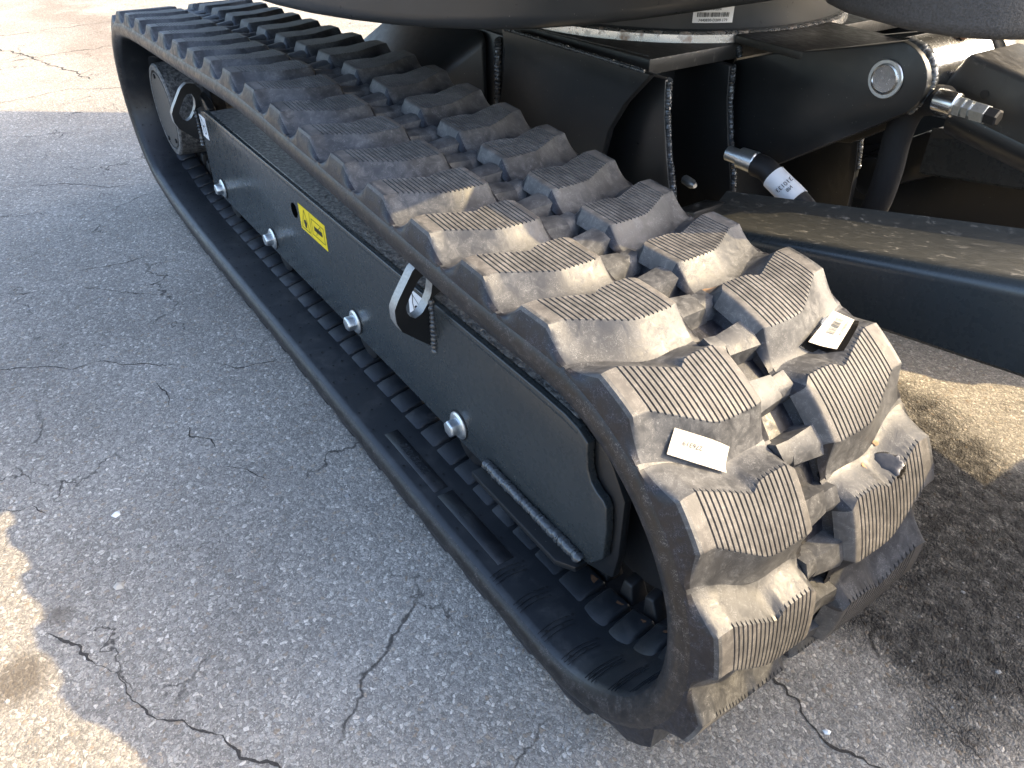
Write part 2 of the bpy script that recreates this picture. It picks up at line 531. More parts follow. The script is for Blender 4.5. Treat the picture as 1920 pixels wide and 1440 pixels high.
# loose chippings lying on the asphalt
def stones(name, xy, sz, mat, **props):
    V, F = [], []
    base = [(1, 0, 0), (.3, .95, 0), (-.8, .6, 0), (-.85, -.55, 0), (.25, -1, 0), (.55, .1, .62), (-.2, .45, .7), (-.3, -.4, .66)]
    fc = [(0, 1, 5), (1, 6, 5), (1, 2, 6), (2, 7, 6), (2, 3, 7), (3, 4, 7), (4, 5, 7), (4, 0, 5), (5, 6, 7)]
    for (x, y), r in zip(xy, sz):
        k = len(V); a = rng.uniform(0, 6.28); e = rng.uniform(.55, 1.0); hz = rng.uniform(.35, .8)
        for (u, v, w) in base:
            u, v, w = [c * rng.uniform(.8, 1.15) for c in (u, v, w)]
            X = u * r; Y = v * r * e
            V.append((x + X * math.cos(a) - Y * math.sin(a), y + X * math.sin(a) + Y * math.cos(a), w * r * hz))
        F += [tuple(i + k for i in f) for f in fc]
    return mesh(name, V, F, mat, None, **props)

xy, sz = [], []
for _ in range(2600):
    x = -rng.uniform(.0, 1.0) ** 1.3 * 2.4 + .1; y = rng.uniform(-.62, .9)
    if 0 < y < .33 and -2.5 < x < -.22:
        continue
    if x > -.7 and y > .36 and rng.uniform() < .85:
        continue
    xy.append((x, y)); sz.append(min(.005, .0011 + rng.exponential(.0010)))
stones('loose_gravel', xy, sz, 'stone', kind='stuff', label='scattered loose stone chips on the asphalt', category='gravel')

def pebble(x, y, r, mat, label):
    o = stones('pebble', [(0, 0)], [r], mat, label=label, category='pebble')
    o.location = (x, y, 0)
    return o

pebble(-.205, .243, .0060, 'white', 'small white pebble beside the crack in front of the track')
pebble(-.917, -.412, .0090, 'paper', 'flat pale yellow stone on the shaded asphalt left of the track')
pebble(-1.069, -.384, .0080, 'white', 'white angular stone chip between two cracks on the shaded asphalt')

# ------------------------------------------------------------------ the excavator
root = bpy.data.objects.new('mini_excavator', None)
root.location = (-1.25, .877, 0)
COL.objects.link(root)
root['label'] = 'black mini excavator on rubber tracks parked on the asphalt'
root['category'] = 'excavator'
bpy.context.view_layer.update()
PINV[root.name] = root.matrix_world.inverted()
YC = .877

# ---- belt path (outer face of the belt), x-z plane, clockwise seen from the outside: top run towards +x
W = .325            # belt width
TH = .038           # belt thickness
HL = .0228          # lug height
CF = (-.472, .262); RF = .2335     # front idler wrap
CRr = (-2.248, .272); RR = .222    # rear sprocket wrap
pp = []
for a in np.linspace(math.radians(250), math.radians(100), 40):
    pp.append((CRr[0] + RR * math.cos(a), CRr[1] + RR * math.sin(a)))
for x, z in [(-2.179, .504), (-2.06, .510), (-1.952, .514), (-1.742, .521), (-1.626, .525), (-1.521, .529), (-1.42, .533), (-1.35, .5345),
             (-1.28, .533), (-1.195, .529), (-1.091, .522), (-.98, .517), (-.866, .511), (-.762, .505), (-.654, .4985), (-.549, .494)]:
    pp.append((x, z))
for a in np.linspace(math.radians(86), math.radians(-82), 40):
    pp.append((CF[0] + RF * math.cos(a), CF[1] + RF * math.sin(a)))
for x, z in [(-.57, .028), (-.69, HL + .0005), (-.9, HL), (-1.2, HL), (-1.5, HL), (-1.8, HL), (-1.95, HL + .001), (-2.08, HL + .008), (-2.18, .038)]:
    pp.append((x, z))
pp = np.array(pp + [pp[0]])

def resample(P, n):
    seg = np.linalg.norm(np.diff(P, axis=0), axis=1); cum = np.concatenate([[0], np.cumsum(seg)])
    s = np.linspace(0, cum[-1], n + 1)
    return np.stack([np.interp(s, cum, P[:, k]) for k in range(2)], 1), cum[-1]

NP = 2000
PATH, LEN = resample(pp, NP)
ker = np.exp(-.5 * (np.arange(-30, 31) / 9.0) ** 2); ker /= ker.sum()
PATH = np.stack([np.convolve(np.concatenate([PATH[-31:-1, k], PATH[:-1, k], PATH[:31, k]]), ker, 'same')[30:30 + NP] for k in range(2)], 1)
PATH, LEN = resample(np.vstack([PATH, PATH[:1]]), NP)
NA = .008           # the belt bends about its cords, this far below the outer face
_t = np.roll(PATH[:-1], -1, 0) - np.roll(PATH[:-1], 1, 0); _t /= np.linalg.norm(_t, axis=1)[:, None]
PATH = PATH[:-1] - NA * np.stack([-_t[:, 1], _t[:, 0]], 1)
PATH, LEN = resample(np.vstack([PATH, PATH[:1]]), NP)
SS = np.linspace(0, LEN, NP + 1)
TT = np.roll(PATH[:-1], -1, 0) - np.roll(PATH[:-1], 1, 0)
TT /= np.linalg.norm(TT, axis=1)[:, None]
TT = np.vstack([TT, TT[:1]])
NN = np.stack([-TT[:, 1], TT[:, 0]], 1)

def on_track(s, y, n):
    s = np.mod(np.asarray(s, float), LEN)
    px = np.interp(s, SS, PATH[:, 0]); pz = np.interp(s, SS, PATH[:, 1])
    nx = np.interp(s, SS, NN[:, 0]); nz = np.interp(s, SS, NN[:, 1])
    l = np.sqrt(nx * nx + nz * nz)
    n = n + NA
    return np.stack([px + n * nx / l, np.broadcast_to(y, px.shape), pz + n * nz / l], -1)

NL = int(round(LEN / .1089))
PITCH = LEN / NL
top = np.where(PATH[:-1, 1] > .4)[0]
S0 = SS[top[np.argmin(np.abs(PATH[top, 0] + .549))]]

# belt body
sect = [(.0015, -.0005), (.02, .0), (.135, 0), (.1405, -.009), (W - .1405, -.009), (W - .135, 0), (W - .02, 0), (W - .0015, -.0005),
        (W + .0015, -.004), (W + .0038, -.010), (W + .0048, -.017), (W + .0025, -.027), (W - .004, -.035), (W - .014, -TH),
        (W - .07, -TH), (W - .085, -TH - .002), (W / 2, -TH - .002), (.085, -TH - .002), (.07, -TH), (.014, -TH), (.004, -.035), (-.0025, -.027), (-.0048, -.017), (-.0038, -.010), (-.0015, -.004)]
NB = 520
sb = np.linspace(0, LEN, NB, endpoint=False)
V = np.concatenate([on_track(sb, y, n)[:, None, :] for y, n in sect], 1).reshape(-1, 3)
K = len(sect)
F = []
for i in range(NB):
    j = (i + 1) % NB
    for k in range(K):
        q = (k + 1) % K
        F.append((i * K + k, i * K + q, j * K + q, j * K + k))
track = mesh('rubber_track', V, F, ['belt', 'inner', 'rubber', 'rubber_shade'], root, 40)
mi = np.array([1 if (f % K) in range(13, 20) else 3 if (f % K) in (2, 3, 4) else 2 if (f % K) < 7 else 0 for f in range(len(F))], np.int32)  # centre channel also takes the rubber with shade in its colour
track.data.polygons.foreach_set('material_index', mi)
track['label'] = 'dusty black rubber crawler track'

# ---- tread lugs
RK = np.array([(0, .036), (.012, .0335), (.027, .0335), (.055, .045), (.079, .0555), (.083, .0545), (.090, .0495), (.105, .0485), (.126, .0485), (.131, .051), (.135, .057), (.2, .057)])
FK = np.array([(0, .0745), (.012, .0755), (.024, .0755), (.05, .0905), (.073, .1035), (.082, .1065), (.095, .1075), (.131, .1075), (.135, .1055), (.2, .1055)])

def sm(K_, y):
    w = .002
    return (np.interp(y - w, K_[:, 0], K_[:, 1]) + 2 * np.interp(y, K_[:, 0], K_[:, 1]) + np.interp(y + w, K_[:, 0], K_[:, 1])) / 4

GR = np.arange(.0262, .1305, .0055)

def lug_local(fine):
    if fine:
        ys = [-.0008, .0004, .0018, .0036, .0056, .0076, .0115, .016, .021]
        for g in GR:
            ys += [g - .0010, g - .00052, g + .00052, g + .0010]
        ys += [.1325, .1345, .136, .1375, .139, .1405, .142]
        tr = [-.5, 0, .12, .3, .5, .72, .9, 1.0]
        tp = [.04, .12, .28, .5, .72, .88, .96]
        tf = [0, .03, .1, .2, .32, .45, .58, .72, .86, 1.0, 1.3]
    else:
        ys = [-.0008, .0004, .007, .03, .055, .08, .09, .11, .132, .138, .142]
        tr = [-.5, 0, 1.0]; tp = [.5]; tf = [0, .35, 1.0, 1.3]
    ys = np.array(ys)
    r = sm(RK, ys); f = sm(FK, ys)
    fw = sum(sm(FK, np.clip(ys + d, 0, .14)) for d in np.linspace(-.02, .02, 9)) / 9
    rw = sum(sm(RK, np.clip(ys + d, 0, .14)) for d in np.linspace(-.014, .014, 9)) / 9
    wr = np.interp(ys, [0, .012, .05, .09, .14], [.031, .031, .027, .024, .022])
    wf = np.interp(ys, [0, .02, .06, .10, .14], [.030, .034, .036, .032, .029])
    rows_s, rows_h, plate = [], [], []
    for t in tr:
        rows_s.append(r * max(t, 0) + rw * (1 - max(t, 0)) - wr * (1 - t)); rows_h.append(np.full(len(ys), max(0, t) ** 1.5 if t >= 0 else -.14)); plate.append(t >= 1)
    for t in tp:
        rows_s.append(r + (f - r) * t); rows_h.append(np.ones(len(ys))); plate.append(True)
    for u in tf:
        rows_s.append(f * max(0, 1 - 1.6 * u) + fw * min(1, 1.6 * u) + wf * u); rows_h.append(np.full(len(ys), (1 - u) ** 1.4 if u <= 1 else -.14)); plate.append(u <= 0)
    S = np.array(rows_s); Hh = np.array(rows_h)
    ey = np.clip((ys + .0004) / .0075, 0, 1) ** .8
    ei = np.clip((.1425 - ys) / .0085, 0, 1) ** .55
    Hh = np.where(Hh > 0, Hh * np.minimum(ey, ei)[None, :], Hh)
    N = Hh * HL
    N[:, 0] = -.0035
    if fine:
        for g in GR:
            jj = np.where(np.abs(ys - g) < .0007)[0]
            for i, p in enumerate(plate):
                if p:
                    N[i, jj] -= .0024
    Y = np.array(np.broadcast_to(ys, S.shape))
    for i in (0, S.shape[0] - 1):
        Y[i, 0] = .002; Y[i, 1] = .002
    nr, nc = S.shape
    quads = []
    fac = []
    for i in range(nr - 1):
        for j in range(nc - 1):
            quads.append((i * nc + j, i * nc + j + 1, (i + 1) * nc + j + 1, (i + 1) * nc + j))
            fac.append(1 if (plate[i] and plate[i + 1] and ys[j] > .009) else 2 if ys[j] < .0055 or ys[j] > .1335 else 0)  # lug ends and inner walls get the shade-darkened rubber
    pts = np.stack([S, Y, N], -1).reshape(-1, 3)
    if fine or True:
        # low shoulder blocks towards the centre of the belt
        for (s0, s1, y0, y1, h0, h1, tp_) in ((.086, .115, .134, .174, .0130, .0085, .005), (.034, .056, .136, .174, .0100, .0060, .005)):
            b = len(pts)
            sm_ = (s0 + s1) / 2 + .004
            vv = [(s0 - tp_, y0, -.012), (s1 + tp_, y0, -.012), (s1 + tp_ * .6, y1 + .002, -.012), (s0 - tp_ * .4, y1 + .002, -.012),
                  (s0, y0, h0), (sm_, y0, h0 + .0015), (s1, y0, h0 - .003), (s1 - .004, y1, h1 - .003), (sm_ - .002, y1, h1 + .0008), (s0 + .003, y1, h1)]
            pts = np.vstack([pts, vv])
            for q in ((0, 4, 9, 3), (1, 2, 7, 6), (3, 9, 8, 7, 2), (0, 1, 6, 5, 4), (4, 5, 8, 9), (5, 6, 7, 8)):
                quads.append(tuple(b + k for k in q)); fac.append(0)
    return pts, quads, np.array(fac, np.int32)

LF = lug_local(True)
LC = lug_local(False)
VALL = []
for k in range(NL):
    for side in (0, 1):
        s_off = S0 + k * PITCH + (-.0535 if side else 0)
        c = on_track(np.array([s_off + .08]), 0, 0)[0]
        hidden = c[2] < .12 or (c[0] < -2.3 and c[2] < .40)
        pts, quads, fac = LC if hidden else LF
        y = W - pts[:, 1] if side else pts[:, 1]
        P3 = on_track(s_off + pts[:, 0], y, pts[:, 2])
        P3[:, :] += 0
        me = bpy.data.meshes.new('tread_lug')
        qq = [q[::-1] for q in quads] if side else quads
        me.from_pydata(P3.tolist(), [], [q[::-1] for q in qq])
        me.update()
        o = link('tread_lug', me, ['rubber', 'rubber_face', 'rubber_shade'], track, 44)
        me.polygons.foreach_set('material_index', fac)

# ---- inner link pads and steel guide horns (every half lug pitch)
PAD = [(.0030, .074, .002), (.0515, .074, .002), (.0515, .124, -.001), (.0030, .124, -.001), (.0042, .092, -.0060), (.0495, .092, -.0060), (.0495, .122, -.0115), (.0042, .122, -.0115)]
PF = [(0, 1, 5, 4), (1, 2, 6, 5), (2, 3, 7, 6), (3, 0, 4, 7), (4, 5, 6, 7)]
HORN = [(.008, .128, 0), (.040, .128, 0), (.040, .158, 0), (.008, .158, 0), (.013, .131, -.030), (.034, .131, -.030), (.034, .152, -.036), (.013, .152, -.036)]
hp = PITCH / 2
for k in range(2 * NL):
    s = S0 + k * hp + .02
    for nm, shp, mt in (('link_pad', PAD, 'inner'), ('guide_horn', HORN, 'darkvoid')):
        a = np.array(shp)
        P3 = on_track(s + a[:, 0], a[:, 1], -TH - .001 + a[:, 2])
        bm = bmesh.new()
        vs = [bm.verts.new(p) for p in P3]
        for f in PF:
            bm.faces.new([vs[i] for i in f])
        bmesh.ops.recalc_face_normals(bm, faces=bm.faces[:])
        bevel(bm, .003, 2, 25)
        bm_obj(nm, bm, mt, track, 50)

# rust patches on the steel inserts seen inside the front wrap
front_in = [k for k in range(2 * NL) if -.60 < on_track(np.array([S0 + k * hp + .04]), 0, 0)[0][0] < -.2 and on_track(np.array([S0 + k * hp + .04]), 0, 0)[0][2] < .2]
for k in front_in:
    s = S0 + k * hp + .026
    V = []
    for a in np.linspace(0, 2 * math.pi, 9, endpoint=False):
        q = rng.uniform(.35, 1.2)
        V.append(on_track(np.array([s + .010 + .008 * q * math.cos(a)]), .1145 + .006 * q * math.sin(a), -TH - .0119)[0])
    mesh('rust_patch', V, [tuple(range(9))], 'rust', track)

# moulded lines and pin marks on the inner flange, near run
def flange_box(name, s0, s1, y0, y1, h, mat='inner', bev=.0008):
    bm = bmesh.new()
    a = np.array([(s0, y0, 0), (s1, y0, 0), (s1, y1, 0), (s0, y1, 0), (s0, y0, h), (s1, y0, h), (s1, y1, h), (s0, y1, h)])
    P3 = on_track(a[:, 0], a[:, 1], -TH - a[:, 2])
    vs = [bm.verts.new(p) for p in P3]
    for f in PF:
        bm.faces.new([vs[i] for i in f])
    bmesh.ops.recalc_face_normals(bm, faces=bm.faces[:])
    bevel(bm, bev, 1, 40)
    return bm_obj(name, bm, mat, track, 50)

bot = np.where(PATH[:-1, 1] < .2)[0]
def s_bottom(x):
    return SS[bot[np.argmin(np.abs(PATH[bot, 0] - x))]]

Vp, Fp = [], []
for k in range(NL * 2):
    sc0 = S0 + k * hp
    c = on_track(np.array([sc0]), 0, 0)[0]
    if c[2] > .25 or c[0] < -2.3:
        continue
    # three fine raised flash lines and two pin marks per link
    near = c[0] > -.62
    for ds in ((0.0, .0075, .015) if near else ()):
        for (ya, yb) in ((.006, .056),):
            b = len(Vp)
            yy = np.linspace(ya, yb, 6)
            bow = .004 * np.sin((yy - ya) / (yb - ya) * math.pi)
            wv = .0004
            for sgn in (-1, 1):
                for y_, bo in zip(yy, bow):
                    Vp.append(on_track(np.array([sc0 + ds + bo + sgn * wv]), y_, -TH - .0008)[0])
            for y_, bo in zip(yy, bow):
                Vp.append(on_track(np.array([sc0 + ds + bo]), y_, -TH - .0016)[0])
            for i in range(5):
                Fp.append((b + i, b + i + 1, b + 12 + i + 1, b + 12 + i)); Fp.append((b + 6 + i, b + 12 + i, b + 12 + i + 1, b + 6 + i + 1))
mesh('flash_line', Vp, Fp, 'inner', track, 60, kind='stuff')
Vp, Fp = [], []
for k in range(NL * 2):
    sc0 = S0 + k * hp + .008
    c = on_track(np.array([sc0]), 0, 0)[0]
    if c[2] > .25:
        continue
    for y_, ds in ((.018, .004), (.040, 0), (.060, .006)):
        b = len(Vp); rr = .0021
        st = sc0 + ds
        for i in range(7):
            a = 2 * math.pi * i / 7
            Vp.append(on_track(np.array([st + rr * math.cos(a)]), y_ + rr * math.sin(a), -TH - .0012)[0])
        Fp.append(tuple(b + i for i in range(7)))
mesh('pin_mark', Vp, Fp, 'darkvoid', track, None, kind='stuff')

for (xa, xb, ya, yb, txt) in ((-.940, -.772, .028, .052, '320x54x82'), (-.762, -.594, .028, .054, '2B  X005')):
    sa, sb_ = s_bottom(xb), s_bottom(xa)
    pl = flange_box('moulded_plate', min(sa, sb_), max(sa, sb_), ya, yb, .0008, bev=.0004)
    zc = on_track(np.array([(sa + sb_) / 2]), 0, -TH - .0010)[0][2]
    text_mesh('moulded_text', txt, .019, ((xa + xb) / 2, (ya + yb) / 2, zc), (1, 0, 0), (0, 1, 0), 'inner', track, .0005)

# ---- things stuck on the tread: tags, grease, mud
def patch_on_track(name, s, y, ds, dy, n, mat, rot=0.0, nu=8, nv=4, curl=0.0, parent=None, lift=None):
    V, F = [], []
    c, si = math.cos(rot), math.sin(rot)
    for j in range(nv + 1):
        for i in range(nu + 1):
            u = (i / nu - .5) * dy; v = (j / nv - .5) * ds
            yy = y + u * c - v * si; s_ = s + u * si + v * c
            nn = n + curl * ((i / nu - .5) * 2) ** 2 if curl else n
            V.append(on_track(np.array([s_]), yy, nn)[0])
    w = nu + 1
    for j in range(nv):
        for i in range(nu):
            F.append((j * w + i, j * w + i + 1, (j + 1) * w + i + 1, (j + 1) * w + i))
    return mesh(name, V, F, mat, parent or track, 60)

def lug_height(s, y):
    best = 0.0
    for side in (0, 1):
        yy = W - y if side else y
        if yy > .1425:
            continue
        r, f = float(sm(RK, np.array(yy))), float(sm(FK, np.array(yy)))
        wr = np.interp(yy, [0, .012, .05, .09, .14], [.031, .031, .027, .024, .022])
        wf = np.interp(yy, [0, .02, .06, .10, .14], [.030, .034, .036, .032, .029])
        q = np.mod(s - S0 + (.0535 if side else 0) + .02, PITCH) - .02
        for v in (q, q + PITCH):
            if v < r:
                h = max(0, 1 - (r - v) / wr) ** 1.5
            elif v <= f:
                h = 1.0
            else:
                h = max(0, 1 - (v - f) / wf) ** 1.4
            best = max(best, h)
    return best * HL

def s_near(x, z):
    i = np.argmin((PATH[:-1, 0] - x) ** 2 + (PATH[:-1, 1] - z) ** 2)
    return SS[i]

def _hmax(quad):
    sy = [(s_near(x, z), y) for x, y, z in quad]
    m = 0
    for j in range(7):
        for i in range(13):
            u, v = i / 12, j / 6
            w4 = ((1 - u) * (1 - v), u * (1 - v), u * v, (1 - u) * v)
            m = max(m, lug_height(sum(w * p[0] for w, p in zip(w4, sy)), sum(w * p[1] for w, p in zip(w4, sy))))
    return m
def quad_on_track(corners, nu, nv, off, relax=0.0, u0=0., u1=1., v0=0., v1=1.):
    """grid over a quad given by world corners (a b c d); sits `off` above the tread"""
    sy = [(s_near(x, z), y) for x, y, z in corners]
    G = []
    for j in range(nv + 1):
        for i in range(nu + 1):
            u = u0 + (u1 - u0) * i / nu; v = v0 + (v1 - v0) * j / nv
            w4 = ((1 - u) * (1 - v), u * (1 - v), u * v, (1 - u) * v)
            G.append((sum(w * p[0] for w, p in zip(w4, sy)), sum(w * p[1] for w, p in zip(w4, sy))))
    H = np.array([lug_height(a, b) for a, b in G])
    if relax:
        H = H * (1 - relax) + _hmax(corners) * relax
    V = [on_track(np.array([a]), b, h + off)[0] for (a, b), h in zip(G, H)]
    w = nu + 1
    F = [(j * w + i, j * w + i + 1, (j + 1) * w + i + 1, (j + 1) * w + i) for j in range(nv) for i in range(nu)]
    return V, F

tag_c = [(-.346, .042, .460), (-.319, .088, .440), (-.307, .075, .429), (-.333, .029, .451)]
V, F = quad_on_track(tag_c, 12, 6, .0016, .25)
tag = mesh('paper_tag', V, F, 'paper', track, 60, label='curled cream paper tag on the tread')
for k, ch in enumerate('276319'):
    pass
bar_c = [(-.378, .294, .476), (-.362, .306, .469), (-.346, .260, .459), (-.362, .236, .469)]
V, F = quad_on_track(bar_c, 8, 14, .0010, .8)
bar = mesh('barcode_label', V, F, 'paper', track, 60, label='white barcode label stuck in the tread')
V, F = quad_on_track(bar_c, 8, 14, .0004, .0, -.10, 1.20, -.05, 1.04)
mesh('label_backing', V, F, 'grease', track, 60)
v = .16
while v < .62:
    dv = float(rng.choice([.008, .014, .022]))
    V, F = quad_on_track(bar_c, 4, 1, .0016 + .0, .8, .30, .62, v, v + dv)
    mesh('barcode_bar', V, F, 'greyink', bar)
    v += dv + float(rng.choice([.010, .016, .022]))
def digits_on(quad, body, size_u, u_c, v_c, parent, mat, along='u', off=.0022, relax=.25):
    """printed characters bent onto the tread"""
    cu = bpy.data.curves.new('txt', 'FONT'); cu.body = body; cu.align_x = 'CENTER'; cu.align_y = 'CENTER'; cu.resolution_u = 2
    tmp = bpy.data.objects.new('txt', cu); COL.objects.link(tmp)
    me = bpy.data.meshes.new_from_object(tmp.evaluated_get(bpy.context.evaluated_depsgraph_get()))
    bpy.data.objects.remove(tmp); bpy.data.curves.remove(cu)
    sy = [(s_near(x, z), y) for x, y, z in quad]
    Hm = max(lug_height(*p) for p in sy)
    for vt in me.vertices:
        a, b = vt.co.x * size_u, vt.co.y * size_u
        if along == 'u':
            u, v_ = u_c + a, v_c - b * 2.1
        elif along == 'ru':
            u, v_ = u_c - a, v_c + b * 2.1
        else:
            u, v_ = u_c + b * 2.0, v_c + a
        w4 = ((1 - u) * (1 - v_), u * (1 - v_), u * v_, (1 - u) * v_)
        ss = sum(w * p[0] for w, p in zip(w4, sy)); yy = sum(w * p[1] for w, p in zip(w4, sy))
        hs = [lug_height(sum(w * p[0] for w, p in zip(q4, sy)), sum(w * p[1] for w, p in zip(q4, sy))) for q4 in (w4,)]
        hh = hs[0] * (1 - relax) + HMAX.get(body, Hm) * relax
        vt.co = Vector(on_track(np.array([ss]), yy, hh + off)[0])
    me.materials.clear()
    return link('printed_text', me, mat, parent)
HMAX = {}
HMAX['276319'] = _hmax(tag_c)
digits_on(tag_c, '276319', .115, .36, .42, tag, 'greyink', 'ru')
HMAX['D1808037-04'] = _hmax(bar_c)
digits_on(bar_c, 'D1808037-04', .085, .80, .36, bar, 'greyink', 'v', .0016, .8)

def blob(name, corners, mat, n=26, off=.0006, bulge=.003, seed=1):
    r_ = np.random.default_rng(seed)
    sy = [(s_near(x, z), y) for x, y, z in corners]
    cs = np.mean([p[0] for p in sy]); cy = np.mean([p[1] for p in sy])
    ds = (max(p[0] for p in sy) - min(p[0] for p in sy)) / 2; dy = (max(p[1] for p in sy) - min(p[1] for p in sy)) / 2
    rad = 1 + .22 * np.sin(np.arange(n) / n * 2 * math.pi * 2 + 1) + r_.normal(0, .10, n)
    V, F = [], []
    for ring, q in ((1.0, 0), (.93, .55), (.7, .9), (.35, 1.0)):
        for i in range(n):
            a = 2 * math.pi * i / n
            s_, y_ = cs + ds * rad[i] * ring * math.cos(a), cy + dy * rad[i] * ring * math.sin(a)
            V.append(on_track(np.array([s_]), y_, lug_height(s_, y_) + off + bulge * q * (1 + r_.normal(0, .2)))[0])
    for k in range(3):
        for i in range(n):
            F.append((k * n + i, k * n + (i + 1) % n, (k + 1) * n + (i + 1) % n, (k + 1) * n + i))
    F.append(tuple(3 * n + i for i in range(n)))
    return mesh(name, V, F, mat, track, 70)
blob('grease_smear', [(-.271, .268, .383), (-.261, .262, .366), (-.268, .253, .378), (-.266, .276, .372)], 'grease', 28, .0003, .0010, 3)
blob('mud_spot', [(-.272, .236, .384), (-.269, .249, .378), (-.27, .242, .381)], 'brown', 16, .0004, .0005, 4)
blob('mud_spot', [(-.279, .262, .393), (-.276, .270, .389), (-.278, .266, .391)], 'brown', 14, .0006, .0006, 5)
blob('mud_spot', [(-.466, .190, .496), (-.448, .222, .494), (-.458, .201, .496)], 'brown', 18, .0003, .0004, 6)

# ---- running gear inside the track
idler = lathe('front_idler', (CF[0], .145, CF[1]), (0, 1, 0), [(0, .06), (.004, .10), (.004, .160), (.010, .165), (.030, .165), (.036, .160), (.036, .06)], 'darkvoid', root, 48)
for xb in (-1.937, -1.585, -1.159, -.794):
    lathe('track_roller', (xb, .105, .108), (0, 1, 0), [(0, .03), (.004, .040), (.03, .042), (.032, .034), (.085, .034), (.087, .042), (.115, .040), (.118, .03)], 'darkvoid', root, 28)
lathe('carrier_roller', (-1.35, .11, .452), (0, 1, 0), [(0, .03), (.004, .040), (.09, .040), (.094, .03)], 'darkvoid', root, 28)
motor = lathe('drive_motor', (CRr[0], .062, CRr[1]), (0, 1, 0), [(0, .098), (.0, .100), (-.006, .101), (-.006, .113), (-.002, .117), (.10, .120), (.16, .120)], 'grit', root, 56)
lathe('cover_plate', (CRr[0], .056, CRr[1]), (0, 1, 0), [(0, .095), (.004, .097), (.010, .097)], 'motor', motor, 48)
lathe('sprocket', (CRr[0], .145, CRr[1]), (0, 1, 0), [(0, .10), (0, .168), (.03, .168), (.03, .10)], 'darkvoid', root, 40)
for a in (100, 250, 310):
    lathe('cover_screw', (CRr[0] + .086 * math.cos(math.radians(a)), .052, CRr[1] + .086 * math.sin(math.radians(a))), (0, 1, 0), [(0, .005), (.001, .006), (.006, .006)], 'darkvoid', motor, 12)

# ---- track frame beam
BY = .09
side = [(-2.03, .118), (-1.0, .120), (-.745, .119), (-.50, .121), (-.476, .142), (-.458, .166), (-.457, .215), (-.461, .248), (-.468, .256), (-.479, .259), (-.491, .267), (-.498, .281), (-.501, .302), (-.501, .318),
        (-.520, .328), (-.545, .3325), (-.60, .334), (-1.0, .3335), (-1.96, .334), (-2.0, .325), (-2.02, .295), (-2.03, .25)]
beam = prism('track_frame', side, 'y', BY, BY + .012, 'paint', root, .0020, 2, 50)
tube('bent_edge', [(-1.965, BY + .0072, .3268), (-1.3, BY + .0072, .3268), (-.60, BY + .0072, .3268), (-.545, BY + .0072, .3255), (-.520, BY + .0072, .3215)], .0078, 'paint', beam, 16)
box('frame_core', (-1.96, BY + .008, .126), (-.56, .235, .3265), 'paint_sat', beam, .004)
box('frame_top', (-1.95, BY + .0085, .3262), (-.53, .236, .3345), 'grit', beam, .003)
prism('nose_plate', [(-.57, .105), (-.51, .104), (-.452, .128), (-.446, .17), (-.446, .262), (-.470, .297), (-.50, .325), (-.57, .326)], 'y', BY + .0135, BY + .026, 'paint_sat', beam, .003)
prism('nose_plate', [(-.60, .105), (-.51, .104), (-.452, .128), (-.446, .17), (-.446, .262), (-.470, .297), (-.50, .325), (-.60, .326)], 'y', .20, .215, 'paint_sat', beam, .003)
prism('bottom_bar', [(-.712, .060), (-.512, .060), (-.488, .074), (-.488, .0935), (-.712, .0935)], 'z', .1235, .1330, 'paint_sat', beam, .0015)
weld('weld_bead', [(-.708, .0845, .1370), (-.60, .084, .1372), (-.494, .0845, .1370)], .0088, 'weld', beam, .006, .05)
lathe('access_hole', (-1.405, BY - .0008, .279), (0, 1, 0), [(0, .0150), (.002, .0150)], 'void', beam, 28)  # flat black disc; the shade inside the hole is put into its colour
# rear end plate of the beam, towards the drive motor
prism('motor_plate', [(-2.03, .118), (-1.985, .118), (-1.985, .332), (-2.01, .345), (-2.055, .352), (-2.10, .345), (-2.135, .30), (-2.115, .24), (-2.075, .20), (-2.05, .16)], 'y', BY + .016, BY + .034, 'paint_sat', beam, .003)

def hexbolt(x, z):
    b = lathe('bolt', (x, BY, z), (0, -1, 0), [(0, .0225), (.0026, .0225), (.0030, .0215), (.0046, .0200), (.0052, .0190)], 'zinc', beam, 36)
    bm = bmesh.new()
    vs = []
    a0 = rng.uniform(0, 1.0)
    for yy, r in ((BY - .0050, .0140), (BY - .0180, .0140), (BY - .0205, .0118)):
        vs.append([bm.verts.new((x + r * math.cos(a0 + k * math.pi / 3), yy, z + r * math.sin(a0 + k * math.pi / 3))) for k in range(6)])
    for i in range(2):
        for k in range(6):
            bm.faces.new((vs[i][k], vs[i][(k + 1) % 6], vs[i + 1][(k + 1) % 6], vs[i + 1][k]))
    bm.faces.new(vs[2]); bm.faces.new(vs[0][::-1])
    bmesh.ops.recalc_face_normals(bm, faces=bm.faces[:])
    bevel(bm, .0006, 1, 20)
    bm_obj('bolt_head', bm, 'zinc', b, 30)
    lathe('washer', (x, BY - .0001, z), (0, -1, 0), [(0, .0245), (.0012, .0245)], 'darkvoid', b, 32)
for xb in (-1.937, -1.585, -1.159, -.794):
    hexbolt(xb, .150)

# warning label: yellow, two pictograms
def flat(name, poly, y, mat, parent, t=.0003):
    """flat shape on a face looking towards -y; poly in (x,z)"""
    n = len(poly)
    V = [(x, y - t, z) for x, z in poly] + [(x, y, z) for x, z in poly]
    F = [tuple(range(n)), tuple(range(2 * n - 1, n - 1, -1))] + [(i, i + n, (i + 1) % n + n, (i + 1) % n) for i in range(n)]
    return mesh(name, V, F, mat, parent)

